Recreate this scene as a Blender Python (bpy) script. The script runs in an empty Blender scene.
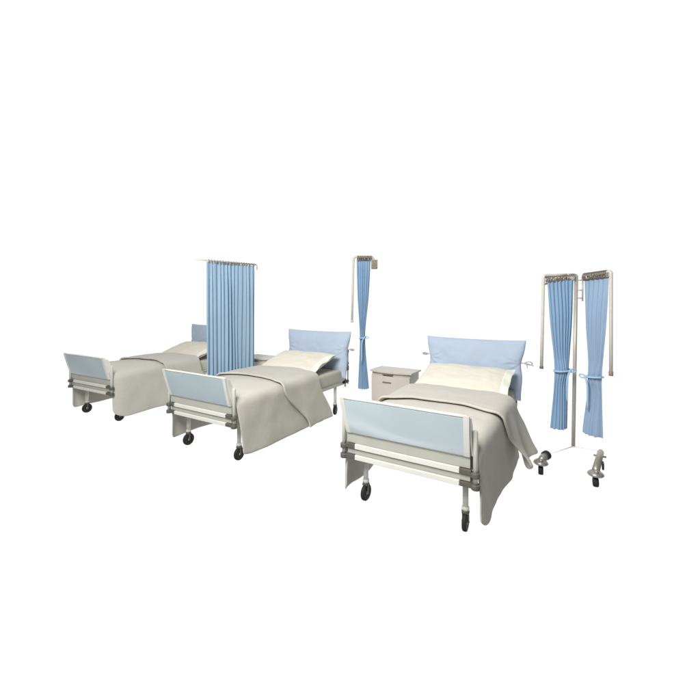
import bpy, bmesh, math, random
from mathutils import Vector, Matrix, noise
random.seed(11)
scene = bpy.context.scene
COL = scene.collection
PI = math.pi

# ------------------------------------------------------------------ materials
def lin(r, g, b):
    f = lambda c: (c / 255 / 12.92) if c / 255 <= 0.04045 else ((c / 255 + 0.055) / 1.055) ** 2.4
    return (f(r), f(g), f(b), 1)

def material(name, rgb, rough=0.6, metal=0.0, var=0.05, var_scale=6.0, bump=0.0, bump_scale=300.0,
             weave=False, sheen=0.0, spec=0.5, coat=0.0, speckle=0.0, wrinkle=0.0, wscale=14.0, ior=1.5):
    m = bpy.data.materials.new(name); m.use_nodes = True
    nt = m.node_tree; N = nt.nodes; L = nt.links
    b = N['Principled BSDF']
    b.inputs['Roughness'].default_value = rough
    b.inputs['Metallic'].default_value = metal
    b.inputs['Specular IOR Level'].default_value = spec
    b.inputs['Sheen Weight'].default_value = sheen
    b.inputs['Coat Weight'].default_value = coat
    tc = N.new('ShaderNodeTexCoord')
    nz = N.new('ShaderNodeTexNoise'); nz.inputs['Scale'].default_value = var_scale
    nz.inputs['Detail'].default_value = 5
    L.new(tc.outputs['Object'], nz.inputs['Vector'])
    cr = N.new('ShaderNodeValToRGB')
    c = lin(*rgb)
    cr.color_ramp.elements[0].position = 0.3; cr.color_ramp.elements[1].position = 0.7
    cr.color_ramp.elements[0].color = (c[0] * (1 - var), c[1] * (1 - var), c[2] * (1 - var * 0.9), 1)
    cr.color_ramp.elements[1].color = (min(1, c[0] * (1 + var)), min(1, c[1] * (1 + var)), min(1, c[2] * (1 + var)), 1)
    L.new(nz.outputs['Fac'], cr.inputs['Fac'])
    b.inputs['IOR'].default_value = ior
    if speckle > 0:     # yarn flecks
        fn = N.new('ShaderNodeTexNoise'); fn.inputs['Scale'].default_value = 170; fn.inputs['Detail'].default_value = 2
        L.new(tc.outputs['Object'], fn.inputs['Vector'])
        fr_ = N.new('ShaderNodeMapRange'); fr_.inputs['From Min'].default_value = 0.3; fr_.inputs['From Max'].default_value = 0.7
        fr_.inputs['To Min'].default_value = 1 - speckle; fr_.inputs['To Max'].default_value = 1 + speckle
        L.new(fn.outputs['Fac'], fr_.inputs['Value'])
        sc_ = N.new('ShaderNodeVectorMath'); sc_.operation = 'SCALE'
        L.new(cr.outputs['Color'], sc_.inputs[0]); L.new(fr_.outputs['Result'], sc_.inputs['Scale'])
        L.new(sc_.outputs['Vector'], b.inputs['Base Color'])
    else:
        L.new(cr.outputs['Color'], b.inputs['Base Color'])
    mr = N.new('ShaderNodeMapRange')
    mr.inputs['To Min'].default_value = max(0.02, rough - 0.07); mr.inputs['To Max'].default_value = min(1, rough + 0.07)
    L.new(nz.outputs['Fac'], mr.inputs['Value']); L.new(mr.outputs['Result'], b.inputs['Roughness'])
    if bump > 0:
        bp = N.new('ShaderNodeBump'); bp.inputs['Strength'].default_value = bump
        bp.inputs['Distance'].default_value = 0.004
        n2 = N.new('ShaderNodeTexNoise'); n2.inputs['Scale'].default_value = bump_scale
        n2.inputs['Detail'].default_value = 3
        L.new(tc.outputs['Object'], n2.inputs['Vector'])
        if weave:
            w1 = N.new('ShaderNodeTexWave'); w1.bands_direction = 'DIAGONAL'
            w1.inputs['Scale'].default_value = bump_scale * 0.4; w1.inputs['Distortion'].default_value = 1.5
            L.new(tc.outputs['Object'], w1.inputs['Vector'])
            ad = N.new('ShaderNodeMath'); ad.operation = 'ADD'
            L.new(n2.outputs['Fac'], ad.inputs[0]); L.new(w1.outputs['Fac'], ad.inputs[1])
            L.new(ad.outputs[0], bp.inputs['Height'])
        else:
            L.new(n2.outputs['Fac'], bp.inputs['Height'])
        if wrinkle > 0:
            b2 = N.new('ShaderNodeBump'); b2.inputs['Strength'].default_value = wrinkle; b2.inputs['Distance'].default_value = 0.02
            n3 = N.new('ShaderNodeTexNoise'); n3.inputs['Scale'].default_value = wscale; n3.inputs['Detail'].default_value = 4
            n3.inputs['Distortion'].default_value = 0.6
            L.new(tc.outputs['Object'], n3.inputs['Vector'])
            L.new(n3.outputs['Fac'], b2.inputs['Height']); L.new(b2.outputs['Normal'], bp.inputs['Normal'])
        L.new(bp.outputs['Normal'], b.inputs['Normal'])
    return m

M = {}
M['blanket'] = material('beige_wool', (197, 194, 184), 0.95, var=0.035, var_scale=5, bump=0.5, bump_scale=150, sheen=0.15, spec=0.15, speckle=0.07, wrinkle=0.16, wscale=9)
M['sheet'] = material('cotton_sheet', (196, 194, 180), 0.9, var=0.04, bump=0.2, bump_scale=200, spec=0.2)
M['pillow'] = material('cream_cotton', (224, 220, 206), 0.9, var=0.012, bump=0.2, bump_scale=220, spec=0.2, speckle=0.02, wrinkle=0.22, wscale=8)
M['pillow_edge'] = material('white_cotton', (236, 236, 226), 0.9, var=0.02, bump=0.2, bump_scale=220, spec=0.2)
M['cushion'] = material('pale_blue_cotton', (180, 195, 214), 0.8, var=0.03, var_scale=4, bump=0.2, bump_scale=200, spec=0.25, speckle=0.03, wrinkle=0.2, wscale=8)
M['vinyl'] = material('pale_blue_vinyl', (186, 202, 207), 0.20, var=0.03, var_scale=3, bump=0.6, bump_scale=3.0, spec=0.5, ior=1.75, coat=0.4)
M['white'] = material('cream_enamel', (222, 222, 214), 0.35, var=0.03, var_scale=9, spec=0.5)
M['greyboard'] = material('grey_board', (176, 178, 168), 0.5, var=0.05, var_scale=4)
M['clamp'] = material('dark_grey_plastic', (92, 90, 84), 0.5, var=0.08, var_scale=30)
M['dark'] = material('black_steel', (34, 35, 36), 0.42, var=0.15, var_scale=30)
M['rubber'] = material('black_rubber', (26, 26, 26), 0.7, var=0.15, var_scale=40)
M['steel'] = material('brushed_grey_steel', (168, 165, 156), 0.36, metal=0.5, var=0.08, var_scale=25)
M['pole'] = material('taupe_painted_steel', (186, 182, 171), 0.38, metal=0.2, var=0.06, var_scale=18)
M['polelight'] = material('ivory_painted_steel', (212, 206, 194), 0.42, var=0.06, var_scale=18)
M['ring'] = material('grey_metal_ring', (138, 130, 116), 0.38, metal=0.45, var=0.2, var_scale=60)
M['post'] = material('pale_grey_enamel', (206, 204, 195), 0.4, var=0.04, var_scale=12)
M['enamel'] = material('bright_white_enamel', (252, 252, 252), 0.3, var=0.0)
M['curtain'] = material('sky_blue_cloth', (134, 165, 195), 0.8, var=0.05, var_scale=3, bump=0.15, bump_scale=250, sheen=0.1, spec=0.2, speckle=0.03, wrinkle=0.15, wscale=10)
M['curtain_wide'] = material('pale_blue_cloth', (153, 181, 204), 0.8, var=0.05, var_scale=3, bump=0.15, bump_scale=250, sheen=0.1, spec=0.2, speckle=0.03, wrinkle=0.15, wscale=10)
M['curtain_grey'] = material('greyish_blue_cloth', (146, 170, 196), 0.8, var=0.05, var_scale=3, bump=0.15, bump_scale=250, sheen=0.1, spec=0.2, speckle=0.03, wrinkle=0.15, wscale=10)
M['curtain_hem'] = material('white_heading_tape', (206, 216, 222), 0.8, var=0.04)
M['tie_blue'] = material('light_blue_tape', (168, 200, 228), 0.8, var=0.04)
M['tie'] = material('grey_white_tape', (186, 190, 184), 0.8, var=0.06, var_scale=20)
M['locker'] = material('taupe_laminate', (198, 191, 183), 0.45, var=0.035, var_scale=7)
M['locker_top'] = material('taupe_laminate_top', (195, 189, 180), 0.4, var=0.05, var_scale=7)
M['slot'] = material('dark_handle', (112, 104, 96), 0.5, var=0.08, var_scale=30)
M['redcap'] = material('brown_plastic_cap', (168, 136, 118), 0.5, var=0.08, var_scale=30)

# ------------------------------------------------------------------ mesh helpers
def new_bm(): return bmesh.new()

def add_box(bm, lo, hi, bevel=0.0, mi=0, rot=None, seg=2):
    r = bmesh.ops.create_cube(bm, size=1)
    vs = r['verts']
    c = [(a + b) / 2 for a, b in zip(lo, hi)]; d = [b - a for a, b in zip(lo, hi)]
    for v in vs: v.co = Vector((v.co.x * d[0], v.co.y * d[1], v.co.z * d[2]))
    fs = set(f for v in vs for f in v.link_faces)
    if bevel > 0:
        es = list(set(e for v in vs for e in v.link_edges))
        rr = bmesh.ops.bevel(bm, geom=es, offset=bevel, segments=seg, profile=0.6, affect='EDGES')
        fs = set(f for f in fs if f.is_valid) | set(rr['faces'])
        vs = list(set(v for f in fs for v in f.verts))
    if rot is not None:
        for v in vs: v.co = rot @ v.co
    for v in vs: v.co += Vector(c)
    for f in fs:
        f.material_index = mi
    return vs

def add_tube(bm, pts, rad, seg=14, mi=0, cap=True):
    pts = [Vector(p) for p in pts]
    n = len(pts)
    rads = rad if isinstance(rad, (list, tuple)) else [rad] * n
    rings = []
    t0 = (pts[1] - pts[0]).normalized()
    ref = Vector((0, 0, 1)) if abs(t0.z) < 0.9 else Vector((1, 0, 0))
    nrm = t0.cross(ref).normalized()
    for i in range(n):
        if i == 0: t = t0
        elif i == n - 1: t = (pts[i] - pts[i - 1]).normalized()
        else: t = ((pts[i + 1] - pts[i]).normalized() + (pts[i] - pts[i - 1]).normalized()).normalized()
        nrm = (nrm - t * nrm.dot(t)).normalized()
        bn = t.cross(nrm)
        ring = []
        for k in range(seg):
            a = 2 * PI * k / seg
            ring.append(bm.verts.new(pts[i] + (nrm * math.cos(a) + bn * math.sin(a)) * rads[i]))
        rings.append(ring)
    for i in range(n - 1):
        for k in range(seg):
            f = bm.faces.new((rings[i][k], rings[i][(k + 1) % seg], rings[i + 1][(k + 1) % seg], rings[i + 1][k]))
            f.material_index = mi; f.smooth = True
    if cap:
        for ring, rev in ((rings[0], True), (rings[-1], False)):
            f = bm.faces.new(ring[::-1] if rev else ring); f.material_index = mi

def add_lathe(bm, prof, origin, axis='Z', seg=28, mi=0, mis=None):
    """prof: list of (radius, height) revolved round the axis through origin"""
    o = Vector(origin); rings = []
    for r, h in prof:
        ring = []
        for k in range(seg):
            a = 2 * PI * k / seg; c, s = math.cos(a) * r, math.sin(a) * r
            if axis == 'Z': p = Vector((c, s, h))
            elif axis == 'X': p = Vector((h, c, s))
            else: p = Vector((c, h, s))
            ring.append(bm.verts.new(o + p))
        rings.append(ring)
    for i in range(len(rings) - 1):
        for k in range(seg):
            f = bm.faces.new((rings[i][k], rings[i][(k + 1) % seg], rings[i + 1][(k + 1) % seg], rings[i + 1][k]))
            f.material_index = mis[i] if mis else mi; f.smooth = True
    for ring in (rings[0], rings[-1]):
        f = bm.faces.new(ring); f.material_index = mi if not mis else mis[0 if ring is rings[0] else -1]

def arc(c, u, v, r, a0, a1, n=6):
    c, u, v = Vector(c), Vector(u), Vector(v)
    return [c + (u * math.cos(a0 + (a1 - a0) * i / n) + v * math.sin(a0 + (a1 - a0) * i / n)) * r for i in range(n + 1)]

def obj(name, bm, mats, parent=None, smooth=False, solid=None, sub=0, offset=0, autosmooth=False):
    me = bpy.data.meshes.new(name)
    bmesh.ops.recalc_face_normals(bm, faces=bm.faces)
    bm.to_mesh(me); bm.free()
    for m in (mats if isinstance(mats, (list, tuple)) else [mats]): me.materials.append(m)
    if smooth:
        for p in me.polygons: p.use_smooth = True
    o = bpy.data.objects.new(name, me); COL.objects.link(o)
    if solid:
        md = o.modifiers.new('thickness', 'SOLIDIFY'); md.thickness = solid; md.offset = offset
    if autosmooth:
        md = o.modifiers.new('split', 'EDGE_SPLIT'); md.split_angle = math.radians(35)
    if sub:
        md = o.modifiers.new('smooth', 'SUBSURF'); md.levels = sub; md.render_levels = sub
    if parent is not None: o.parent = parent
    return o

def tag(o, label, cat, group=None):
    o['label'] = label; o['category'] = cat
    if group: o['group'] = group
    return o

def empty(name, loc, rz, label, cat, group=None):
    o = bpy.data.objects.new(name, None); COL.objects.link(o)
    o.empty_display_size = 0.1
    o.location = loc; o.rotation_euler = (0, 0, rz)
    return tag(o, label, cat, group)

def copy_tree(o, parent=None):
    c = o.copy(); COL.objects.link(c)
    if parent is not None: c.parent = parent
    for ch in list(o.children): copy_tree(ch, c)
    return c

def grid_mesh(bm, nu, nv, fn, mi=None, closed_u=False):
    vs = [[bm.verts.new(fn(i / (nu if closed_u else nu - 1), j / (nv - 1))) for i in range(nu)] for j in range(nv)]
    for j in range(nv - 1):
        for i in range(nu if closed_u else nu - 1):
            i2 = (i + 1) % nu
            f = bm.faces.new((vs[j][i], vs[j][i2], vs[j + 1][i2], vs[j + 1][i])); f.smooth = True
            if mi: f.material_index = mi(i / (nu - 1), j / (nv - 1))
    return vs

def sstep(a, b, x):
    t = max(0, min(1, (x - a) / (b - a))); return t * t * (3 - 2 * t)
def lerp(a, b, t): return a + (b - a) * t

# ------------------------------------------------------------------ beds (metres; local x across, y foot to head)
BEDS = [((-0.0655, 0.0826, 0), 0.0282), ((2.2931, 0, 0), -0.0086), ((4.5861, -0.0521, 0), -0.0149)]

def make_caster(leg, x, y, turn):
    T = Matrix.Translation((x, y, 0)) @ Matrix.Rotation(turn, 4, 'Z')
    bm = new_bm()
    # swivel housing with two cheeks
    add_lathe(bm, [(0.014, 0.150), (0.024, 0.150), (0.028, 0.142), (0.027, 0.128), (0.012, 0.124)], (0, 0, 0))
    for s in (-1, 1):
        add_box(bm, (s * 0.021 - 0.0025, -0.009, 0.056), (s * 0.021 + 0.0025, 0.009, 0.135), 0.002)
    add_box(bm, (-0.0235, -0.022, 0.126), (0.0235, 0.024, 0.134), 0.002)
    add_tube(bm, [(-0.027, 0, 0.066), (0.027, 0, 0.066)], 0.007)
    bm.transform(T); obj('caster_fork', bm, M['clamp'], leg)
    bm = new_bm()
    R = 0.066
    prof = [(R * 0.66, -0.0145), (R * 0.9, -0.0155), (R * 0.98, -0.011), (R, 0), (R * 0.98, 0.011), (R * 0.9, 0.0155), (R * 0.66, 0.0145)]
    add_lathe(bm, prof, (0, 0, R), 'X', 36)
    bm.transform(T); obj('tyre', bm, M['rubber'], leg)
    bm = new_bm()
    prof = [(0.009, -0.019), (0.014, -0.018), (0.017, -0.012), (R * 0.6, -0.010), (R * 0.67, -0.0155), (R * 0.67, 0.0155), (R * 0.6, 0.010), (0.017, 0.012), (0.014, 0.018), (0.009, 0.019)]
    add_lathe(bm, prof, (0, 0, R), 'X', 32)
    bm.transform(T); obj('wheel_hub', bm, M['steel'], leg)

def panel_pt(u, v):
    """footboard panel surface: u across -1..1, v 0 bottom..1 top; leans outwards toward the top with a soft curve"""
    y = lerp(-0.168, -0.250, v ** 0.85)
    half = lerp(0.468, 0.484, v)
    return Vector((u * half, y + 0.004 * math.sin(u * 3.1 + v * 2.6) * v, lerp(0.597, 0.888, v)))

def make_bed():
    t = empty('hospital_bed', (0, 0, 0), 0, 'bed', 'bed', 'hospital beds in a row')
    # frame
    bm = new_bm()
    for s in (-1, 1):
        add_box(bm, (s * 0.40 - 0.02, -0.10, 0.392), (s * 0.40 + 0.02, 2.02, 0.442), 0.006)
    for y in (-0.02, 0.55, 1.15, 1.80):
        add_box(bm, (-0.379, y - 0.02, 0.398), (0.379, y + 0.02, 0.436), 0.005)
    for k in range(5):
        x = -0.30 + 0.15 * k
        add_tube(bm, [(x, -0.05, 0.4465), (x, 1.98, 0.4465)], 0.009, 8)
    # stubs out to the corner posts
    for s in (-1, 1):
        add_box(bm, (s * 0.45 - 0.045, -0.128, 0.405), (s * 0.45 + 0.045, -0.103, 0.437), 0.003)
    obj('frame', bm, M['white'], t)
    bm = new_bm()
    add_box(bm, (-0.36, 0.25, 0.30), (0.36, 0.31, 0.36), 0.006)
    add_box(bm, (-0.36, 1.45, 0.30), (0.36, 1.51, 0.36), 0.006)
    add_tube(bm, [(0, 0.28, 0.33), (0, 1.48, 0.33)], 0.022)
    for y in (0.28, 1.48):
        for s in (-1, 1): add_tube(bm, [(s * 0.33, y, 0.35), (s * 0.37, y, 0.42)], 0.012)
    obj('lifting_gear', bm, M['clamp'], t)
    # legs
    for y in (0.0, 1.806):
        for s in (-1, 1):
            bm = new_bm(); x = s * 0.402
            add_tube(bm, [(x, y, 0.155), (x, y, 0.395)], 0.0205, 18)
            add_lathe(bm, [(0.018, 0.148), (0.026, 0.150), (0.027, 0.164), (0.0255, 0.172), (0.0205, 0.176)], (x, y, 0))
            leg = obj('leg', bm, M['white'], t)
            make_caster(leg, x, y, {(-1, 0.0): -0.04, (1, 0.0): 0.05}.get((s, y), 0.25))
    # footboard: pale blue panel in a cream frame, wing shaped cheeks, boards and rails below
    bm = new_bm()
    grid_mesh(bm, 13, 13, lambda i, j: panel_pt((i * 2 - 1) * 0.955, 0.02 + 0.925 * j) + Vector((0, -0.004, 0)))
    fb = obj('footboard', bm, M['vinyl'], t, smooth=True, solid=0.014, offset=0, autosmooth=True)
    bm = new_bm()
    w = 0.0135
    add_tube(bm, [panel_pt(-1 + 2 * i / 10, 0.985) for i in range(11)], w * 0.75, 10)
    add_tube(bm, [panel_pt(-1 + 2 * i / 10, 0.0) for i in range(11)], 0.007, 10)
    for s in (-1, 1):
        a = [panel_pt(s * 0.977, i / 10) for i in range(11)]
        # flat strip framing the side of the panel
        for i in range(10):
            p, q = a[i], a[i + 1]
            dx = Vector((0.0185, 0, 0)); dy = Vector((0, -0.0125, 0)); dY = Vector((0, 0.0125, 0))
            quad = [p - dx + dy, p + dx + dy, p + dx + dY, p - dx + dY]
            quad2 = [q - dx + dy, q + dx + dy, q + dx + dY, q - dx + dY]
            A = [bm.verts.new(c) for c in quad]; B = [bm.verts.new(c) for c in quad2]
            for k in range(4): bm.faces.new((A[k], A[(k + 1) % 4], B[(k + 1) % 4], B[k]))
            if i == 0: bm.faces.new(A)
            if i == 9: bm.faces.new(B)
    bmesh.ops.remove_doubles(bm, verts=bm.verts, dist=0.0004)
    obj('panel_frame', bm, M['white'], fb)
    # cheeks joining the leaning panel to the posts
    for s in (-1, 1):
        bm = new_bm()
        prof = [(-0.238, 0.872), (-0.200, 0.862), (-0.168, 0.80), (-0.150, 0.72), (-0.146, 0.60), (-0.160, 0.600), (-0.190, 0.70), (-0.215, 0.78)]
        lo = [bm.verts.new((s * 0.487 - 0.005, y, z)) for y, z in prof]; hi = [bm.verts.new((s * 0.487 + 0.005, y, z)) for y, z in prof]
        bm.faces.new(lo); bm.faces.new(hi[::-1])
        for k in range(len(prof)): bm.faces.new((lo[k], lo[(k + 1) % len(prof)], hi[(k + 1) % len(prof)], hi[k]))
        obj('cheek', bm, M['white'], fb)
    bm = new_bm()
    add_box(bm, (-0.475, -0.166, 0.516), (0.475, -0.150, 0.592), 0.003)
    add_box(bm, (-0.475, -0.166, 0.430), (0.475, -0.150, 0.474), 0.003)
    obj('end_board', bm, M['greyboard'], t)
    for z0, z1 in ((0.476, 0.514), (0.392, 0.428)):
        bm = new_bm()
        add_box(bm, (-0.405, -0.180, z0), (0.405, -0.146, z1), 0.004)
        r = obj('end_rail', bm, M['white'], t)
        for s in (-1, 1):
            bm = new_bm()
            add_box(bm, (s * 0.445 - 0.040, -0.184, z0 + 0.003), (s * 0.445 + 0.040, -0.144, z1 - 0.002), 0.004)
            obj('end_sleeve', bm, M['clamp'], r)
    for s in (-1, 1):
        bm = new_bm(); x = s * 0.509
        add_tube(bm, [(x, -0.165, 0.395), (x, -0.165, 0.765), (x, -0.165, 0.774), (x, -0.165, 0.778)], [0.0165, 0.0165, 0.014, 0.008], 18)
        p = obj('foot_post', bm, M['post'], t)
        for z in (0.388, 0.466):
            bm = new_bm()
            add_lathe(bm, [(0.017, z), (0.028, z), (0.030, z + 0.004), (0.030, z + 0.030), (0.028, z + 0.034), (0.017, z + 0.034)], (x, -0.165, 0))
            obj('clamp', bm, M['clamp'], p)
    # mattress in its sheet
    bm = new_bm()
    add_box(bm, (-0.475, -0.115, 0.458), (0.475, 1.985, 0.640), 0.045, seg=5)
    for v in bm.verts:
        v.co.z += 0.006 * noise.noise(v.co * 3)
    obj('mattress', bm, M['sheet'], t, smooth=True)
    # headboard frame
    bm = new_bm()
    hy = 2.035
    for s in (-1, 1):
        add_tube(bm, [(s * 0.43, hy, 0.36), (s * 0.43, hy, 1.02)], 0.016, 14)
    add_tube(bm, [(-0.43, hy, 1.02)] + [(0.43, hy, 1.02)], 0.016, 14)
    for z in (0.55, 0.80):
        add_box(bm, (-0.415, hy - 0.008, z), (0.415, hy + 0.008, z + 0.06), 0.003)
    for s in (-1, 1):
        add_box(bm, (s * 0.42 - 0.035, 2.0, 0.405), (s * 0.42 + 0.035, 2.02, 0.438), 0.003)
    hb = obj('headboard', bm, M['polelight'], t)
    for s in (-1, 1):
        bm = new_bm(); x = s * 0.448
        add_tube(bm, [(x - s * 0.004, hy - 0.045, 0.43), (x, hy - 0.045, 0.92)], 0.011, 10)
        add_tube(bm, [(x + s * 0.016, hy + 0.02, 0.40), (x + s * 0.016, hy + 0.02, 0.90)], 0.008, 10)
        for z, h in ((0.42, 0.04), (0.60, 0.07), (0.69, 0.03), (0.86, 0.05)):
            add_box(bm, (x - 0.022, hy - 0.07, z), (x + 0.024, hy + 0.04, z + h), 0.006)
        obj('backrest_bracket', bm, M['dark'], hb)
    return t

bed = make_bed()
bed_labels = ['hospital bed farthest from the screen stand, half hidden behind the wide open curtain',
              'hospital bed between the two others, black headboard bracket showing beside its sheet',
              'hospital bed standing alone in front, its whole blue footboard facing the viewer']
beds = []
for i, (loc, rz) in enumerate(BEDS):
    b = bed if i == 0 else copy_tree(bed)
    b.location = loc; b.rotation_euler = (0, 0, rz); b['label'] = bed_labels[i]
    beds.append(b)

# ------------------------------------------------------------------ blankets
def make_blanket(i, loc, rz, label, flare, hem, wave, seed):
    W, R = 0.532, 0.075
    def half(y, right):
        k = sstep(-0.16, -0.05, y) ** 0.55 if y > -0.16 else 0
        return lerp((0.47 if i == 0 else 0.508) if right else 0.455, W, k)
    def surf(q, y, lift, hem_fn, flare_fn, wave_fn):
        w = half(y, q > 0) + lift; zt = 0.692 + lift + 0.010 * noise.noise(Vector((q * 1.6 + seed, y * 2.2, 3.1))) - 0.016 * sstep(0.25, -0.1, y)
        flat = w - R; ar = R * PI / 2
        zh = hem_fn(y) - (0.035 * sstep(0.04, -0.12, y) if q < 0 and lift < 0.01 else 0); crown = 0.012
        Ld = zt - crown - R - zh
        S = flat + ar + Ld
        s = q * S; a = abs(s); sg = 1 if s >= 0 else -1
        if a < flat:
            x, z = a, zt - crown * (a / flat) ** 2
        elif a < flat + ar:
            th = (a - flat) / R
            x = flat + R * math.sin(th); z = zt - crown - R * (1 - math.cos(th))
        else:
            dn = a - flat - ar; fr = dn / max(Ld, 1e-4)
            x = w + flare_fn(sg, y) * fr ** 1.25 + wave_fn(sg, y) * fr ** 1.1
            z = zt - crown - R - dn
        p = Vector((sg * x, y, z))
        n = noise.noise(Vector((p.x * 3.2 + seed * 7, p.y * 3.6, p.z * 3.2)))
        n2 = noise.noise(Vector((p.x * 9 + seed * 5, p.y * 8, p.z * 7)))
        n3 = noise.noise(Vector((p.x * 1.5 + seed * 3, p.y * 7 + p.z * 3.5, p.z * 1.3)))
        d = 0.010 * n + 0.004 * n2 + 0.004 * n3
        if a < flat + ar * 0.5: p.z += d
        else: p.x += sg * d * 1.3
        return p
    t = empty('blanket', loc, rz, label, 'blanket', 'beige blankets on the beds')
    fr = flare
    hem1 = lambda y: hem + 0.015 * noise.noise(Vector((y * 2.5, seed, 1))) + 0.10 * (1 - math.sqrt(max(0, 1 - max(0, min(1, (0.04 - y) / 0.185)) ** 2)))
    fl1 = lambda sg, y: (0.020 + 0.25 * fr * sstep(0.1, 1.2, y)) if sg > 0 else 0.01
    wv1 = lambda sg, y: 0.012 * math.sin(y * 7.0 + seed * 2.1) * sstep(-0.1, 0.3, y)
    def main(i_, j_):
        q = i_ * 2 - 1
        y1 = lerp(1.18, 1.28, abs(q))
        y = lerp(-0.145 + ((0.0 if i == 0 else 0.065 - 0.060 * wave) * sstep(0.5, 0.95, q) if q > 0 else 0), y1, j_ ** 1.25)
        return surf(q, y, 0.0, hem1, fl1, wv1)
    bm = new_bm(); grid_mesh(bm, 61, 44, main)
    obj('cover', bm, M['blanket'], t, smooth=True, solid=0.012, sub=1, offset=1)
    # turned down top part: a second, thicker layer whose edges sweep back as they hang
    hem2 = lambda y: hem + 0.004 + 0.031 * wave + 0.012 * noise.noise(Vector((y * 3, seed + 4, 1))) + 0.06 * wave * sstep(1.0, 1.2, y) + 0.085 * wave * sstep(1.02, 0.84, y)
    fl2 = lambda sg, y: (0.022 + fr * sstep(0.3, 1.1, y)) if sg > 0 else 0.03
    wv2 = lambda sg, y: wave * 0.042 * math.cos((y - 0.90) * 2 * PI / 0.36) * sstep(0.5, 0.8, y) + 0.006 * math.sin(y * 11 + seed)
    def turn(i_, j_):
        q = i_ * 2 - 1; a = abs(q)
        y0 = (0.66 if i == 0 else 0.60 if i == 1 else 0.625) + (0.035 if i == 0 else -0.03 if i == 1 else 0.0) * q - 0.10 * sstep(0.15, 0.50, a) + (0.47 - 0.11 * wave) * sstep(0.50, 1.0, a) + 0.03 * noise.noise(Vector((q * 2, seed, 2)))
        y1 = 1.27 + 0.25 * sstep(0.50, 1.0, a) ** 1.3 - 0.08 * sstep(0.3, 0.5, a)
        y = lerp(y0, y1, j_)
        lift = 0.029 + 0.010 * math.exp(-(j_ / 0.06) ** 2) - 0.0 * j_
        return surf(q, y, lift, hem2, fl2, wv2)
    bm = new_bm(); grid_mesh(bm, 65, 30, turn)
    obj('turned_down_edge', bm, M['blanket'], t, smooth=True, solid=0.024, sub=2, offset=0)
    return t

make_blanket(0, *BEDS[0], 'beige blanket on the bed half hidden by the wide open curtain', 0.01, 0.085, 0.0, 1.3)
make_blanket(1, *BEDS[1], 'beige blanket with straight hanging hem on the bed between the two others', 0.015, 0.090, 0.1, 2.9)
make_blanket(2, *BEDS[2], 'beige blanket with flared turned down edge on the bed standing alone in front', 0.13, 0.095, 1.0, 4.4)

# ------------------------------------------------------------------ pillows and back cushions
def pillow_bm(W, H, T, pin, nx=46, ny=34, wr=0.008, seed=0.0, pucker=False, ear=0.0):
    bm = new_bm()
    def side(sg):
        def fn(i, j):
            u, v = i * 2 - 1, j * 2 - 1
            x = u * W / 2 * (1 - pin * (1 - v * v) * abs(u) ** 2)
            y = v * H / 2 * (1 - pin * 1.1 * (1 - u * u) * abs(v) ** 2)
            prof = (max(0, 1 - abs(u) ** 3.2) ** 0.5) * (max(0, 1 - abs(v) ** 2.8) ** 0.5)
            z = sg * T / 2 * prof
            k = (1 - abs(u) ** 8) * (1 - abs(v) ** 8)
            z += wr * k * noise.noise(Vector((u * 2.2 + seed, v * 2.2, sg * 3 + seed)))
            z += wr * 0.45 * k * noise.noise(Vector((u * 6 + seed, v * 5, sg * 5 + seed)))
            if pucker:
                vt = 0.20
                g = math.exp(-((v - vt) / 0.33) ** 2)
                x -= u * abs(u) ** 3 * 0.034 * g
                if sg > 0:
                    r = sstep(0.52, 0.98, abs(u))
                    for off, slope, amp in ((0.0, 0.10, 1.0), (0.05, -0.55, 0.9), (-0.05, 0.75, 0.75)):
                        c = vt + off * 0.3 - slope * (1 - abs(u)) - 0.02 * math.sin(abs(u) * 14 + off * 60)
                        z -= 0.020 * amp * r * k * math.exp(-((v - c) / 0.035) ** 2)
                        z += 0.010 * amp * r * k * math.exp(-((v - c - 0.075) / 0.05) ** 2)
            if pucker: x *= lerp(0.935, 1.0, sstep(-1.0, 0.3, v))
            if ear:
                x += u * abs(u) ** 5 * ear * max(0, v) ** 3
                y += ear * 0.9 * max(0, v) ** 3 * abs(u) ** 4
            return Vector((x, y, z))
        return fn
    grid_mesh(bm, nx, ny, side(1)); grid_mesh(bm, nx, ny, side(-1))
    bmesh.ops.remove_doubles(bm, verts=bm.verts, dist=0.0006)
    return bm

def make_tie(parent, x, y, z, s, kind):
    bm = new_bm()
    # knot
    r = bmesh.ops.create_icosphere(bm, subdivisions=2, radius=0.013)
    for v in r['verts']: v.co = Vector((v.co.x * 1.1, v.co.y * 0.8, v.co.z)) + Vector((x, y, z))
    base = Vector((x, y, z))
    add_tube(bm, [base + Vector((-s * 0.065, 0.0, 0.002)), base + Vector((-s * 0.03, -0.004, 0.002)), base], [0.005, 0.006, 0.006], 8)
    if kind == 0:      # one plump loop and two short tails
        lp = [base + Vector((s * (0.002 + 0.034 * (1 - math.cos(a)) / 2 * 2), -0.01 * math.sin(a), 0.018 * math.sin(a) + 0.004)) for a in [2 * PI * k / 14 for k in range(15)]]
        add_tube(bm, lp, 0.0065, 8)
        add_tube(bm, [base, base + Vector((s * 0.018, -0.006, -0.022)), base + Vector((s * 0.020, -0.008, -0.052))], [0.006, 0.006, 0.004], 8)
        add_tube(bm, [base, base + Vector((s * 0.035, 0.002, -0.006)), base + Vector((s * 0.085, 0.004, -0.024))], [0.006, 0.006, 0.004], 8)
    else:
        lp = [base + Vector((s * (0.030 * (1 - math.cos(a))), -0.008 * math.sin(a), 0.013 * math.sin(a))) for a in [2 * PI * k / 14 for k in range(15)]]
        add_tube(bm, lp, 0.007, 8)
        add_tube(bm, [base, base + Vector((s * 0.03, 0, -0.004)), base + Vector((s * 0.062, 0, 0.002))], [0.007, 0.007, 0.005], 8)
    obj('tie', bm, M['tie'], parent, smooth=True)

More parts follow.
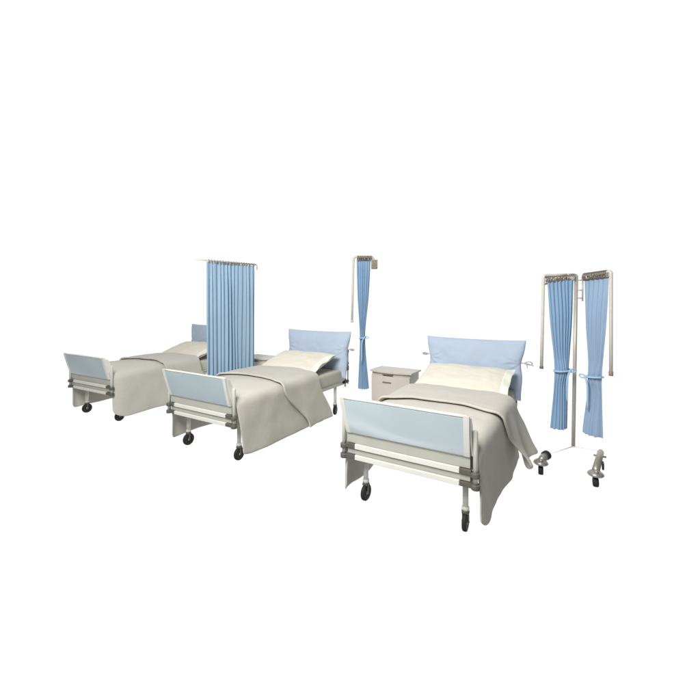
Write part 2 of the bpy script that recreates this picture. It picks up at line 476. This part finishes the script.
def make_cushion(i, loc, rz, label, seed):
    t = empty('back_cushion', loc, rz, label, 'cushion', 'blue back cushions tied to the headboards')
    bm = pillow_bm(1.15, 0.675, 0.20, 0.016, 70, 60, 0.014, seed, True, 0.010)
    bm.transform(Matrix.Translation((0, 1.925, 0.842)) @ Matrix.Rotation(math.radians(90 - 6), 4, 'X'))
    obj('cushion_body', bm, M['cushion'], t, smooth=True, sub=1)
    for s in ((-1, 1) if i == 2 else (1,)):
        make_tie(t, s * 0.572, 1.945, 0.925 if s > 0 else 0.955, s, 0 if (i == 2 and s > 0) else 1)
    return t
make_cushion(0, *BEDS[0], 'pale blue cushion half hidden behind the wide open curtain', 0.7)
make_cushion(1, *BEDS[1], 'pale blue back cushion tied beside the black headboard bracket of the bed between the others', 5.1)
make_cushion(2, *BEDS[2], 'pale blue back cushion with bows at both sides on the bed standing alone in front', 8.3)

def make_pillow(i, loc, rz, label, seed, pos, rot):
    t = empty('pillow', loc, rz, label, 'pillow', 'cream pillows on the beds')
    T = Matrix.Translation(pos) @ Matrix.Rotation(rot[1], 4, 'Z') @ Matrix.Rotation(rot[0], 4, 'X')
    bm = pillow_bm(0.97, 0.60, 0.15, 0.035, 50, 40, 0.014, seed)
    bm.transform(T); body = obj('pillowcase', bm, M['pillow'], t, smooth=True, sub=1)
    bm = new_bm()   # loose open end of the case
    def flap(i_, j_):
        v = j_ * 2 - 1; h = 0.292 * (1 + 0.03 * i_)
        return Vector((0.432 + 0.075 * i_ - 0.012 * (1 - v * v), v * h, 0.050 * (1 - abs(v) ** 3) * (1 - 0.55 * i_) + 0.012 * math.sin(v * 7 + seed) * i_ + 0.006))
    grid_mesh(bm, 8, 30, flap)
    bm.transform(T); obj('open_hem', bm, M['pillow_edge'], t, smooth=True, solid=0.008, sub=1)
    return t
pr = math.radians
make_pillow(0, *BEDS[0], 'cream pillow on the bed half hidden by the wide open curtain', 1.0, (-0.02, 1.49, 0.772), (pr(17), 0))
make_pillow(1, *BEDS[1], 'cream pillow leaning on the cushion beside the black headboard bracket', 3.7, (-0.03, 1.49, 0.772), (pr(17), pr(-1)))
make_pillow(2, *BEDS[2], 'cream pillow on the bed standing alone in front', 6.2, (-0.01, 1.50, 0.772), (pr(17), pr(0)))

# ------------------------------------------------------------------ bedside lockers
def make_locker():
    t = empty('bedside_locker', (0, 0, 0), 0, 'locker', 'bedside locker', 'bedside lockers')
    w, d, h = 0.275, 0.30, 0.738
    def bow(bm, grow, z0, z1, bev):
        pts = [(-w - grow, d + grow), (-w - grow, -grow * 0.5)]
        for k in range(13):
            a = -1 + 2 * k / 12
            pts.append(((w + grow) * a, -grow - 0.055 * (1 - a * a)))
        pts += [(w + grow, -grow * 0.5), (w + grow, d + grow)]
        pp = []
        for p in pts:
            if not pp or (Vector(p) - Vector(pp[-1])).length > 0.004: pp.append(p)
        lo = [bm.verts.new((x, y, z0)) for x, y in pp]; hi = [bm.verts.new((x, y, z1)) for x, y in pp]
        bm.faces.new(lo[::-1]); top = bm.faces.new(hi)
        for k in range(len(pp)): bm.faces.new((lo[k], lo[(k + 1) % len(pp)], hi[(k + 1) % len(pp)], hi[k]))
        if bev:
            bmesh.ops.bevel(bm, geom=list(top.edges), offset=bev, segments=2, profile=0.6, affect='EDGES')
    bm = new_bm()
    bow(bm, -0.012, 0.06, h - 0.020, 0)
    add_box(bm, (-w + 0.03, 0.02, 0.0), (w - 0.03, d - 0.02, 0.059), 0.004)
    obj('carcass', bm, M['locker'], t)
    bm = new_bm(); bow(bm, 0.012, h - 0.019, h, 0.006)
    obj('top', bm, M['locker_top'], t)
    def front(name, z0, z1, slotx, slotz):
        bm = new_bm()
        n = 16
        def fn(i, j):
            a = -1 + 2 * i
            return Vector(((w - 0.014) * a, -0.006 - 0.055 * (1 - a * a), lerp(z0, z1, j)))
        grid_mesh(bm, n, 2, fn)
        o = obj(name, bm, M['locker'], t, solid=0.016, offset=0, autosmooth=True)
        bm = new_bm()
        yb = -0.006 - 0.055 * (1 - (slotx / (w - 0.014)) ** 2)
        add_box(bm, (slotx - 0.060, yb - 0.0125, slotz - 0.008), (slotx + 0.060, yb - 0.001, slotz + 0.008), 0.004)
        obj('handle', bm, M['slot'], o)
    front('drawer', 0.345, 0.684, -0.02, 0.606)
    bm = new_bm(); add_box(bm, (-0.085, -0.0735, 0.699), (0.055, -0.055, 0.716), 0.004)
    obj('finger_pull', bm, M['slot'], t)
    front('door', 0.075, 0.328, -0.02, 0.290)
    return t
lk = make_locker()
lk.location = (1.372, 1.615, 0); lk.rotation_euler = (0, 0, 0.0)
lk['label'] = 'taupe bedside locker between the wide open curtain and a cream pillow, only its top showing'
l2 = copy_tree(lk)
l2.location = (3.660, 1.610, 0); l2.rotation_euler = (0, 0, -0.02)
l2['label'] = 'taupe bedside locker with bowed front beside the bed standing alone in front'

# ------------------------------------------------------------------ curtains
def ring_on(parent, p, axis, R=0.017, r=0.0052, sx=1.0, tilt=0.0):
    bm = new_bm()
    ax = Vector(axis).normalized(); up = Vector((0, 0, 1)); sd = ax.cross(up).normalized()
    ax2 = (ax * math.cos(tilt) + sd * math.sin(tilt)); sd = ax2.cross(up).normalized()
    n, m = 18, 8
    vs = []
    for i in range(n):
        a = 2 * PI * i / n
        c = up * math.cos(a) + sd * math.sin(a)
        vs.append([bm.verts.new(Vector(p) + c * R + (c * math.cos(b) + ax2 * math.sin(b) * sx) * r) for b in [2 * PI * k / m for k in range(m)]])
    for i in range(n):
        for k in range(m):
            bm.faces.new((vs[i][k], vs[(i + 1) % n][k], vs[(i + 1) % n][(k + 1) % m], vs[i][(k + 1) % m]))
    return obj('ring', bm, M['ring'], parent, smooth=True)

def catmull(xs, ys, x):
    if x <= xs[0]: return ys[0]
    for k in range(len(xs) - 1):
        if x <= xs[k + 1]:
            t = (x - xs[k]) / (xs[k + 1] - xs[k])
            m = lambda i: (ys[min(i + 1, len(ys) - 1)] - ys[max(i - 1, 0)]) / (xs[min(i + 1, len(xs) - 1)] - xs[max(i - 1, 0)])
            h = xs[k + 1] - xs[k]
            return ((2*t**3 - 3*t*t + 1) * ys[k] + (t**3 - 2*t*t + t) * h * m(k) + (-2*t**3 + 3*t*t) * ys[k + 1] + (t**3 - t*t) * h * m(k + 1))
    return ys[-1]

def tied_curtain(label, stations, mat, nfold, seed, amp, tail_side, ring_z, rail_a, rail_b, nring):
    """stations: (z, left xy, right xy); the third one is the waist"""
    t = empty('tied_curtain', (0, 0, 0), 0, label, 'curtain', 'tied back blue curtains')
    zs = [-s[0] for s in stations]
    def edge(z):
        L = Vector((catmull(zs, [s[1][0] for s in stations], -z), catmull(zs, [s[1][1] for s in stations], -z)))
        Rr = Vector((catmull(zs, [s[2][0] for s in stations], -z), catmull(zs, [s[2][1] for s in stations], -z)))
        return L, Rr
    ztop, zbL, zbR = stations[0][0], stations[-1][0] + stations[-1][3], stations[-1][0] - stations[-1][3]
    zw = stations[2][0]
    rnd = random.Random(seed)
    ph = [rnd.uniform(-0.5, 0.5) for _ in range(4)]
    fw = [rnd.uniform(0.6, 1.3) for _ in range(nfold * 2 + 2)]
    def fn(i, j):
        z = lerp(ztop, lerp(zbL, zbR, i), j)
        zc = max(min(z, ztop), stations[-1][0])
        L, Rr = edge(zc)
        if z < zc: L, Rr = L, Rr
        d = (Rr - L); w = d.length; nrm = Vector((d.y, -d.x)).normalized()
        q = i + 0.010 * math.sin(i * 21 + ph[0] * 6) + 0.006 * math.sin(z * 4 + i * 9)
        k = int(min(q, 0.9999) * nfold * 2) if q > 0 else 0
        g = math.exp(-((z - zw) / 0.10) ** 2)
        a = amp * fw[k] * (1 - 0.35 * g) * (0.55 + 0.45 * sstep(ztop, ztop - 0.25, z))
        s = math.sin(q * nfold * 2 * PI + 0.6 * math.sin(z * 2.2 + ph[1]))
        depth = 0.45 * w * (0.25 + 0.75 * g + 0.5 * sstep(zw, stations[-1][0], z)) * (1 - (2 * i - 1) ** 2) * sstep(ztop, ztop - 0.4, z)
        off = a * s + depth
        p = L.lerp(Rr, i) + nrm * off
        z += 0.004 * math.sin(i * 30) * (1 if j > 0.98 else 0)
        return Vector((p.x, p.y, z))
    bm = new_bm()
    grid_mesh(bm, nfold * 12 + 1, 70, fn)
    obj('cloth', bm, mat, t, smooth=True, solid=0.004, sub=1)
    # tie band with a knot, a loop and a hanging tail
    L, Rr = edge(zw); c = (L + Rr) / 2; d = (Rr - L).normalized(); nrm = Vector((d.y, -d.x)); w = (Rr - L).length / 2
    bm = new_bm()
    pts = []
    for k in range(33):
        a = 2 * PI * k / 32
        p = c + d * math.cos(a) * (w + 0.010) + nrm * (0.018 + math.sin(a) * (w * 0.62 + 0.020))
        pts.append((p.x, p.y, zw + 0.008 * math.cos(a)))
    add_tube(bm, pts, 0.0085, 8)
    kn = c + d * tail_side * w * 0.55 + nrm * (0.018 + w * 0.50 + 0.030)
    K = Vector((kn.x, kn.y, zw + 0.004 * tail_side))
    r = bmesh.ops.create_icosphere(bm, subdivisions=2, radius=0.015)
    for v in r['verts']: v.co += K
    D = Vector((d.x, d.y, 0)); Nn = Vector((nrm.x, nrm.y, 0))
    lp = [K + D * tail_side * 0.032 * (1 - math.cos(a)) + Vector((0, 0, 0.016 * math.sin(a) + 0.004)) for a in [2 * PI * k / 16 for k in range(17)]]
    add_tube(bm, lp, 0.006, 8)
    Lt = stations[4 if len(stations) > 4 else 3][4] if len(stations[-1]) > 4 else 0.30
    tl = [K + D * (-tail_side) * 0.035 * math.sin(min(1, k / 6) * PI / 2) * 1.0 + Nn * 0.012 + Vector((0, 0, 0.012 * math.sin(k / 12 * PI) - Lt * (k / 12) ** 1.4)) for k in range(13)]
    add_tube(bm, tl, [0.0085] * 11 + [0.0075, 0.005], 8)
    obj('tieback', bm, M['tie_blue'], t, smooth=True)
    A, B = Vector(rail_a), Vector(rail_b)
    for k in range(nring):
        f = (k + 0.5) / nring
        ring_on(t, A.lerp(B, f) + Vector((0, 0, -0.022)), B - A, 0.0370, 0.0042, 1.0, rnd.uniform(-0.10, 0.10))
    return t

# rail heights and plan positions of the screen stand (metres)
POST = Vector((5.672, 1.657, 0)); PT = 1.888
LA = Vector((5.390, 1.493, 1.884))
RA0, RA1 = Vector((5.735, 1.664, 1.886)), Vector((5.950, 1.452, 1.902))

st = empty('screen_stand', (POST.x, POST.y, 0), 0, 'tall taupe steel screen stand with two folding rails and small casters', 'screen stand')
off = Vector((-POST.x, -POST.y, 0))
def S(v): return Vector(v) + off
def bent_rail(a, b, end, r, rb=0.03, n=6):
    """tube from a to b and down to end with a rounded bend"""
    d = (b - a).normalized(); dn = (end - b).normalized()
    c0 = b - d * rb
    pts = [a, a.lerp(c0, 0.5), c0]
    for k in range(1, n + 1):
        t = k / n
        pts.append((c0 * (1 - t) ** 2) + b * 2 * t * (1 - t) + (b + dn * rb) * t * t)
    pts += [b.lerp(end, 0.5), end]
    return pts
bm = new_bm()
add_tube(bm, [S((5.649, 1.644, 0.168)), S((5.660, 1.650, 0.9)), S((5.675, 1.659, 1.835))], 0.0175, 18)
# round bend from the post into its rail
pb = bent_rail(S((5.675, 1.659, 1.80)), S((5.677, 1.660, PT)), S(LA).lerp(S((5.677, 1.660, PT)), 0.7), 0.0165, 0.028)
add_tube(bm, pb, 0.0165, 16)
obj('post', bm, M['pole'], st, smooth=True)
bm = new_bm()
add_tube(bm, bent_rail(S((5.60, 1.6157, 1.8872)), S(LA), S((5.373, 1.483, 0.962)), 0.0155, 0.026), 0.0155, 16)
arm = obj('left_rail', bm, M['polelight'], st, smooth=True); arm.name = 'folding_rail'
bm = new_bm()
add_lathe(bm, [(0.010, 0.0), (0.0185, 0.001), (0.0185, 0.022), (0.017, 0.024)], S((5.3727, 1.483, 0.945)))
obj('end_cap', bm, M['slot'], arm)
bm = new_bm()
rp = bent_rail(S((5.735, 1.664, 1.84)), S(RA0), S(RA1), 0.0155, 0.03)[:-2] + bent_rail(S(RA0).lerp(S(RA1), 0.4), S(RA1), S((5.950, 1.452, 0.965)), 0.0155, 0.026)
add_tube(bm, rp, 0.0155, 16)
arm = obj('folding_rail', bm, M['polelight'], st, smooth=True)
bm = new_bm()
add_lathe(bm, [(0.010, 0.0), (0.0185, 0.001), (0.0185, 0.040), (0.017, 0.042)], S((5.950, 1.452, 0.935)))
obj('end_cap', bm, M['redcap'], arm)
bm = new_bm()
add_tube(bm, [S((5.731, 1.661, 1.845)), S((5.729, 1.659, 1.625))], 0.0075, 10)
for z in (1.835, 1.735, 1.655):
    add_tube(bm, [S((5.676, 1.659, z)), S((5.731, 1.661, z))], 0.0065, 10)
obj('hinge_bracket', bm, M['pole'], st, smooth=True)

# base: hub, enamel feet, casters
bm = new_bm()
add_lathe(bm, [(0.012, 0.155), (0.0165, 0.157), (0.0165, 0.1675)], S((5.649, 1.644, 0)))
H0 = Vector((5.649, 1.644, 0.152))
CL, CR = Vector((5.386, 1.185, 0)), Vector((5.818, 1.165, 0))
def foot_pts(c):
    return [S(H0), S(H0.lerp(Vector((c.x, c.y, 0.15)), 0.5))]
obj('base_hub', bm, M['enamel'], st, smooth=True)
def screen_foot(c, knee, tube_from, tube_mat, plug):
    bm = new_bm()
    a, b = S(H0) + Vector((0, 0, 0.012)), S(knee); sd = (b - a).cross(Vector((0, 0, 1))).normalized() * 0.006
    h = Vector((0, 0, 0.002))
    q = [bm.verts.new(p) for p in (a - sd - h, a + sd - h, b + sd - h, b - sd - h, a - sd + h, a + sd + h, b + sd + h, b - sd + h)]
    for f in ((0, 1, 2, 3), (4, 7, 6, 5), (0, 4, 5, 1), (1, 5, 6, 2), (2, 6, 7, 3), (3, 7, 4, 0)): bm.faces.new([q[k] for k in f])
    ft = obj('foot', bm, M['enamel'], st, smooth=True)
    bm = new_bm()
    top = Vector((c.x, c.y, 0.132))
    if plug:
        u = (Vector(knee) - top).normalized()
        add_tube(bm, [S(top - u * 0.012), S(top + u * 0.03), S(top + u * 0.095)], [0.026, 0.034, 0.034], 18)
    else:
        add_tube(bm, [S(knee) + Vector((0, 0, 0.0)), S(knee).lerp(S(top), 0.06), S(top) + Vector((0, 0, 0.004))], [0.022, 0.028, 0.031], 18)
    # bumper disc and stem
    add_lathe(bm, [(0.020, 0.145), (0.040, 0.138), (0.060, 0.122), (0.066, 0.110), (0.058, 0.100), (0.030, 0.092), (0.018, 0.086)], S((c.x, c.y, 0)))
    add_lathe(bm, [(0.012, 0.148), (0.020, 0.156), (0.016, 0.166), (0.004, 0.170)], S((c.x + 0.004, c.y - 0.032, -0.012)))
    obj('foot_end', bm, M['steel'], ft, smooth=True)
    bm = new_bm()
    add_lathe(bm, [(0.012, -0.022), (0.036, -0.021), (0.041, -0.014), (0.0415, 0), (0.041, 0.014), (0.036, 0.021), (0.012, 0.022)], (0, 0, 0.0415), 'X', 26)
    add_box(bm, (-0.012, -0.012, 0.06), (0.012, 0.012, 0.096), 0.003)
    bm.transform(Matrix.Translation(S((c.x, c.y, 0))) @ Matrix.Rotation(0.10, 4, 'Z'))
    obj('caster_wheel', bm, M['rubber'], ft, smooth=True)
    return ft
f1 = screen_foot(CL, Vector((5.430, 1.268, 0.165)), None, M['steel'], True)
bm = new_bm()
add_tube(bm, [S((5.417, 1.245, 0.158)), S((5.436, 1.280, 0.164))], 0.041, 16)
obj('end_plug', bm, M['rubber'], f1, smooth=True)
f2 = screen_foot(CR, Vector((5.878, 1.555, 0.188)), None, M['steel'], False)
bm = new_bm()
add_box(bm, S((5.872, 1.30, 0.105)), S((5.890, 1.37, 0.165)), 0.006)
obj('brake_lever', bm, M['dark'], f2)
bm = new_bm()
add_tube(bm, [S((5.815, 1.47, 0.170)), S((5.915, 1.47, 0.170))], 0.009, 10)
obj('cross_pin', bm, M['steel'], f2)

tied_curtain('sky blue curtain tied at the waist, hanging beside the stand post',
    [(1.834, (5.426, 1.482), (5.654, 1.615)), (1.40, (5.452, 1.497), (5.636, 1.604)), (0.937, (5.487, 1.517), (5.607, 1.587)), (0.357, (5.448, 1.495), (5.595, 1.581), 0.0, 0.30)],
    M['curtain'], 7, 3, 0.0085, 1, 1.87, LA + (POST - LA).normalized() * 0.035, Vector((5.648, 1.644, 1.887)), 20)
tied_curtain('greyish blue tied curtain beyond the stand post with a slanted bottom hem',
    [(1.838, (5.746, 1.648), (5.931, 1.462)), (1.40, (5.757, 1.625), (5.914, 1.474)), (0.900, (5.779, 1.588), (5.884, 1.496)), (0.345, (5.734, 1.622), (5.893, 1.472), 0.004, 0.30)],
    M['curtain_grey'], 5, 8, 0.008, -1, 1.87, RA0.lerp(RA1, 0.04), RA0.lerp(RA1, 0.90), 18)

# wall arm with the middle curtain
wa = empty('curtain_bracket', (3.143, 2.175, 2.10), 0, 'short ivory wall bracket arm with its bar hanging down, above the bed gap', 'curtain bracket')
o2 = Vector((-3.143, -2.175, -2.10))
MA, MB = Vector((2.886, 2.024, 2.268)), Vector((3.135, 2.170, 2.268))
bm = new_bm()
pts = bent_rail(Vector((3.140, 2.173, 2.17)), MB, MB.lerp(MA, 0.5), 0.016, 0.05)[:-2] + bent_rail(MB.lerp(MA, 0.6), MA, Vector((2.867, 2.013, 1.325)), 0.016, 0.05)
add_tube(bm, [p + o2 for p in pts], 0.0165, 16)
wr = obj('bar', bm, M['polelight'], wa, smooth=True)
bm = new_bm()
add_lathe(bm, [(0.008, 0.0), (0.021, 0.002), (0.021, 0.03), (0.0165, 0.034)], Vector((2.867, 2.013, 1.312)) + o2)
obj('end_cap', bm, M['polelight'], wr)
bm = new_bm()
add_box(bm, (-0.045, -0.03, -0.01), (0.045, 0.05, 0.125), 0.010, rot=Matrix.Rotation(0.5, 3, 'Z'))
add_box(bm, (0.030, -0.035, 0.005), (0.050, 0.055, 0.11), 0.004, rot=Matrix.Rotation(0.5, 3, 'Z'))
obj('mounting_block', bm, M['ring'], wa)
tied_curtain('narrow sky blue tied curtain hanging from the wall bracket arm between two beds',
    [(2.216, (2.925, 2.047), (3.102, 2.151)), (1.70, (2.937, 2.054), (3.078, 2.137)), (1.091, (2.966, 2.071), (3.032, 2.110)), (0.350, (2.942, 2.057), (3.081, 2.138), 0.0, 0.36)],
    M['curtain'], 6, 5, 0.0085, 1, 2.26, MA + (MB - MA).normalized() * 0.05, MB - (MB - MA).normalized() * 0.02, 17)

# wide open curtain between two beds
WL, WR = Vector((1.503, 0.562, 0)), Vector((1.612, 1.322, 0))
rail0, rail1 = Vector((1.481, 0.40, 2.158)), Vector((1.6185, 1.352, 2.158))
cr = empty('curtain_rail', (1.56, 0.95, 2.158), 0, 'thin pale curtain rail above the wide open curtain', 'curtain rail')
o3 = Vector((-1.56, -0.95, -2.158))
bm = new_bm()
add_tube(bm, [rail0 + o3, rail0.lerp(rail1, 0.2) + o3, rail1 + o3], [0.006, 0.011, 0.011], 12)
rl = obj('rail_tube', bm, M['polelight'], cr, smooth=True)
bm = new_bm()
add_tube(bm, [rail1 + o3, rail1 + o3 + Vector((0.004, 0.015, -0.010)), rail1 + o3 + Vector((0.004, 0.017, -0.075))], [0.011, 0.011, 0.007], 10)
obj('rail_end', bm, M['polelight'], rl, smooth=True)
wc = empty('hanging_curtain', (0, 0, 0), 0, 'wide sky blue curtain drawn open in straight folds between two beds', 'curtain')
rnd = random.Random(21)
NF = 13
fw = [rnd.uniform(0.45, 1.35) for _ in range(NF * 2 + 3)]
ctr = sorted([(k + rnd.uniform(-0.28, 0.28)) / NF for k in range(1, NF)])
knots = [0] + ctr + [1]
def fold_phase(q):
    for k in range(NF):
        if q <= knots[k + 1] or k == NF - 1:
            return k + (q - knots[k]) / (knots[k + 1] - knots[k])
def wide(i, j):
    z = lerp(2.130, 0.36, j)
    q = i + 0.004 * math.sin(z * 2.4 + i * 17)
    q = max(0, min(1, q))
    f = fold_phase(q); k = int(f)
    a = 0.016 * fw[k] * (0.50 + 0.5 * sstep(2.13, 1.75, z)) * (1 + 0.25 * math.sin(z * 1.7 + k))
    s = math.sin(2 * PI * f) + 0.25 * math.sin(4 * PI * f + k)
    d = (WR - WL); nrm = Vector((d.y, -d.x, 0)).normalized()
    p = WL + d * (i + 0.004 * math.sin(z * 3 + k)) + nrm * (a * s + 0.010 * math.sin(z * 1.3 + i * 5))
    return Vector((p.x, p.y, z))
bm = new_bm()
grid_mesh(bm, NF * 14 + 1, 50, wide)
cl = obj('cloth', bm, M['curtain_wide'], wc, smooth=True, solid=0.004, sub=1)
bm = new_bm()
def tape(i, j):
    p = wide(i, 0.0); d = (WR - WL); nrm = Vector((d.y, -d.x, 0)).normalized()
    return Vector((p.x, p.y, lerp(2.150, 2.129, j)))
grid_mesh(bm, NF * 14 + 1, 3, tape)
obj('heading_tape', bm, M['curtain_hem'], wc, smooth=True, solid=0.009)
for k in range(18):
    f = 0.18 + 0.80 * (k + 0.5) / 18
    ring_on(wc, rail0.lerp(rail1, f) + Vector((0, 0, -0.006)), rail1 - rail0, 0.018, 0.0045, 1.0, rnd.uniform(-0.3, 0.3))

# ------------------------------------------------------------------ light: white studio surround and one large soft lamp
world = bpy.data.worlds.new('World'); scene.world = world; world.use_nodes = True
nt = world.node_tree; N = nt.nodes; L = nt.links
bg = N['Background']; bg.inputs['Color'].default_value = (1, 1, 1, 1)
tc = N.new('ShaderNodeTexCoord')
dot = N.new('ShaderNodeVectorMath'); dot.operation = 'DOT_PRODUCT'; dot.inputs[1].default_value = (-0.5034, 0.864, 0.0)
L.new(tc.outputs['Generated'], dot.inputs[0])
m1 = N.new('ShaderNodeMapRange'); m1.interpolation_type = 'SMOOTHSTEP'
for k, v in (('From Min', 0.06), ('From Max', 0.42), ('To Min', 0.10), ('To Max', 1.06)): m1.inputs[k].default_value = v
L.new(dot.outputs['Value'], m1.inputs['Value'])
sp = N.new('ShaderNodeSeparateXYZ'); L.new(tc.outputs['Generated'], sp.inputs[0])
m2 = N.new('ShaderNodeMapRange'); m2.interpolation_type = 'SMOOTHSTEP'
for k, v in (('From Min', -0.91), ('From Max', -0.79), ('To Min', 0.10), ('To Max', 1.0)): m2.inputs[k].default_value = v
L.new(sp.outputs['Z'], m2.inputs['Value'])
mu = N.new('ShaderNodeMath'); mu.operation = 'MULTIPLY'
L.new(m1.outputs['Result'], mu.inputs[0]); L.new(m2.outputs['Result'], mu.inputs[1])
# made-up bright patches low behind the camera, added for sheen on the footboards
def mrange(src, a, b, c, d):
    m = N.new('ShaderNodeMapRange'); m.interpolation_type = 'SMOOTHSTEP'
    for k, v in (('From Min', a), ('From Max', b), ('To Min', c), ('To Max', d)): m.inputs[k].default_value = v
    L.new(src, m.inputs['Value']); return m.outputs['Result']
def mul(a, b, op='MULTIPLY'):
    m = N.new('ShaderNodeMath'); m.operation = op; L.new(a, m.inputs[0]); L.new(b, m.inputs[1]); return m.outputs[0]
mp = N.new('ShaderNodeMapping'); mp.inputs['Rotation'].default_value = (0.5, 0.3, 0.4); mp.inputs['Scale'].default_value = (1.2, 4.0, 4.0)
L.new(tc.outputs['Generated'], mp.inputs['Vector'])
nz = N.new('ShaderNodeTexNoise'); nz.inputs['Scale'].default_value = 1.6; nz.inputs['Detail'].default_value = 1.5
L.new(mp.outputs['Vector'], nz.inputs['Vector'])
patch = mul(mul(mrange(dot.outputs['Value'], -0.25, 0.05, 1.0, 0.0), mrange(sp.outputs['Z'], -0.70, -0.35, 1.0, 0.0)),
            mul(mrange(sp.outputs['Z'], -0.95, -0.86, 0.0, 1.0), mrange(nz.outputs['Fac'], 0.42, 0.62, 0.3, 3.0)))
L.new(mul(mu.outputs[0], patch, 'ADD'), bg.inputs['Strength'])

def area(name, loc, target, size, power, color=(1, 0.98, 0.95)):
    l = bpy.data.lights.new(name, 'AREA'); l.shape = 'SQUARE'; l.size = size; l.energy = power; l.color = color
    o = bpy.data.objects.new(name, l); COL.objects.link(o); o.location = loc
    o.rotation_euler = (Vector(target) - Vector(loc)).to_track_quat('-Z', 'Y').to_euler()
    return o
area('softbox', (4.1, -3.4, 4.6), (3.2, 0.6, 0.5), 2.2, 455)

# ------------------------------------------------------------------ camera
cam = bpy.data.cameras.new('Camera'); co = bpy.data.objects.new('Camera', cam); COL.objects.link(co)
co.location = (5.6455, -2.8141, 1.6317); co.rotation_euler = (PI / 2, 0, 0.5275)
cam.sensor_width = 36; cam.lens = 382.5 / 700 * 36; cam.shift_y = -(350 - 300.46) / 700
cam.clip_end = 200; cam.clip_start = 0.05
scene.camera = co
vs = scene.view_settings
vs.view_transform = 'Standard'; vs.look = 'None'; vs.exposure = 0; vs.gamma = 1
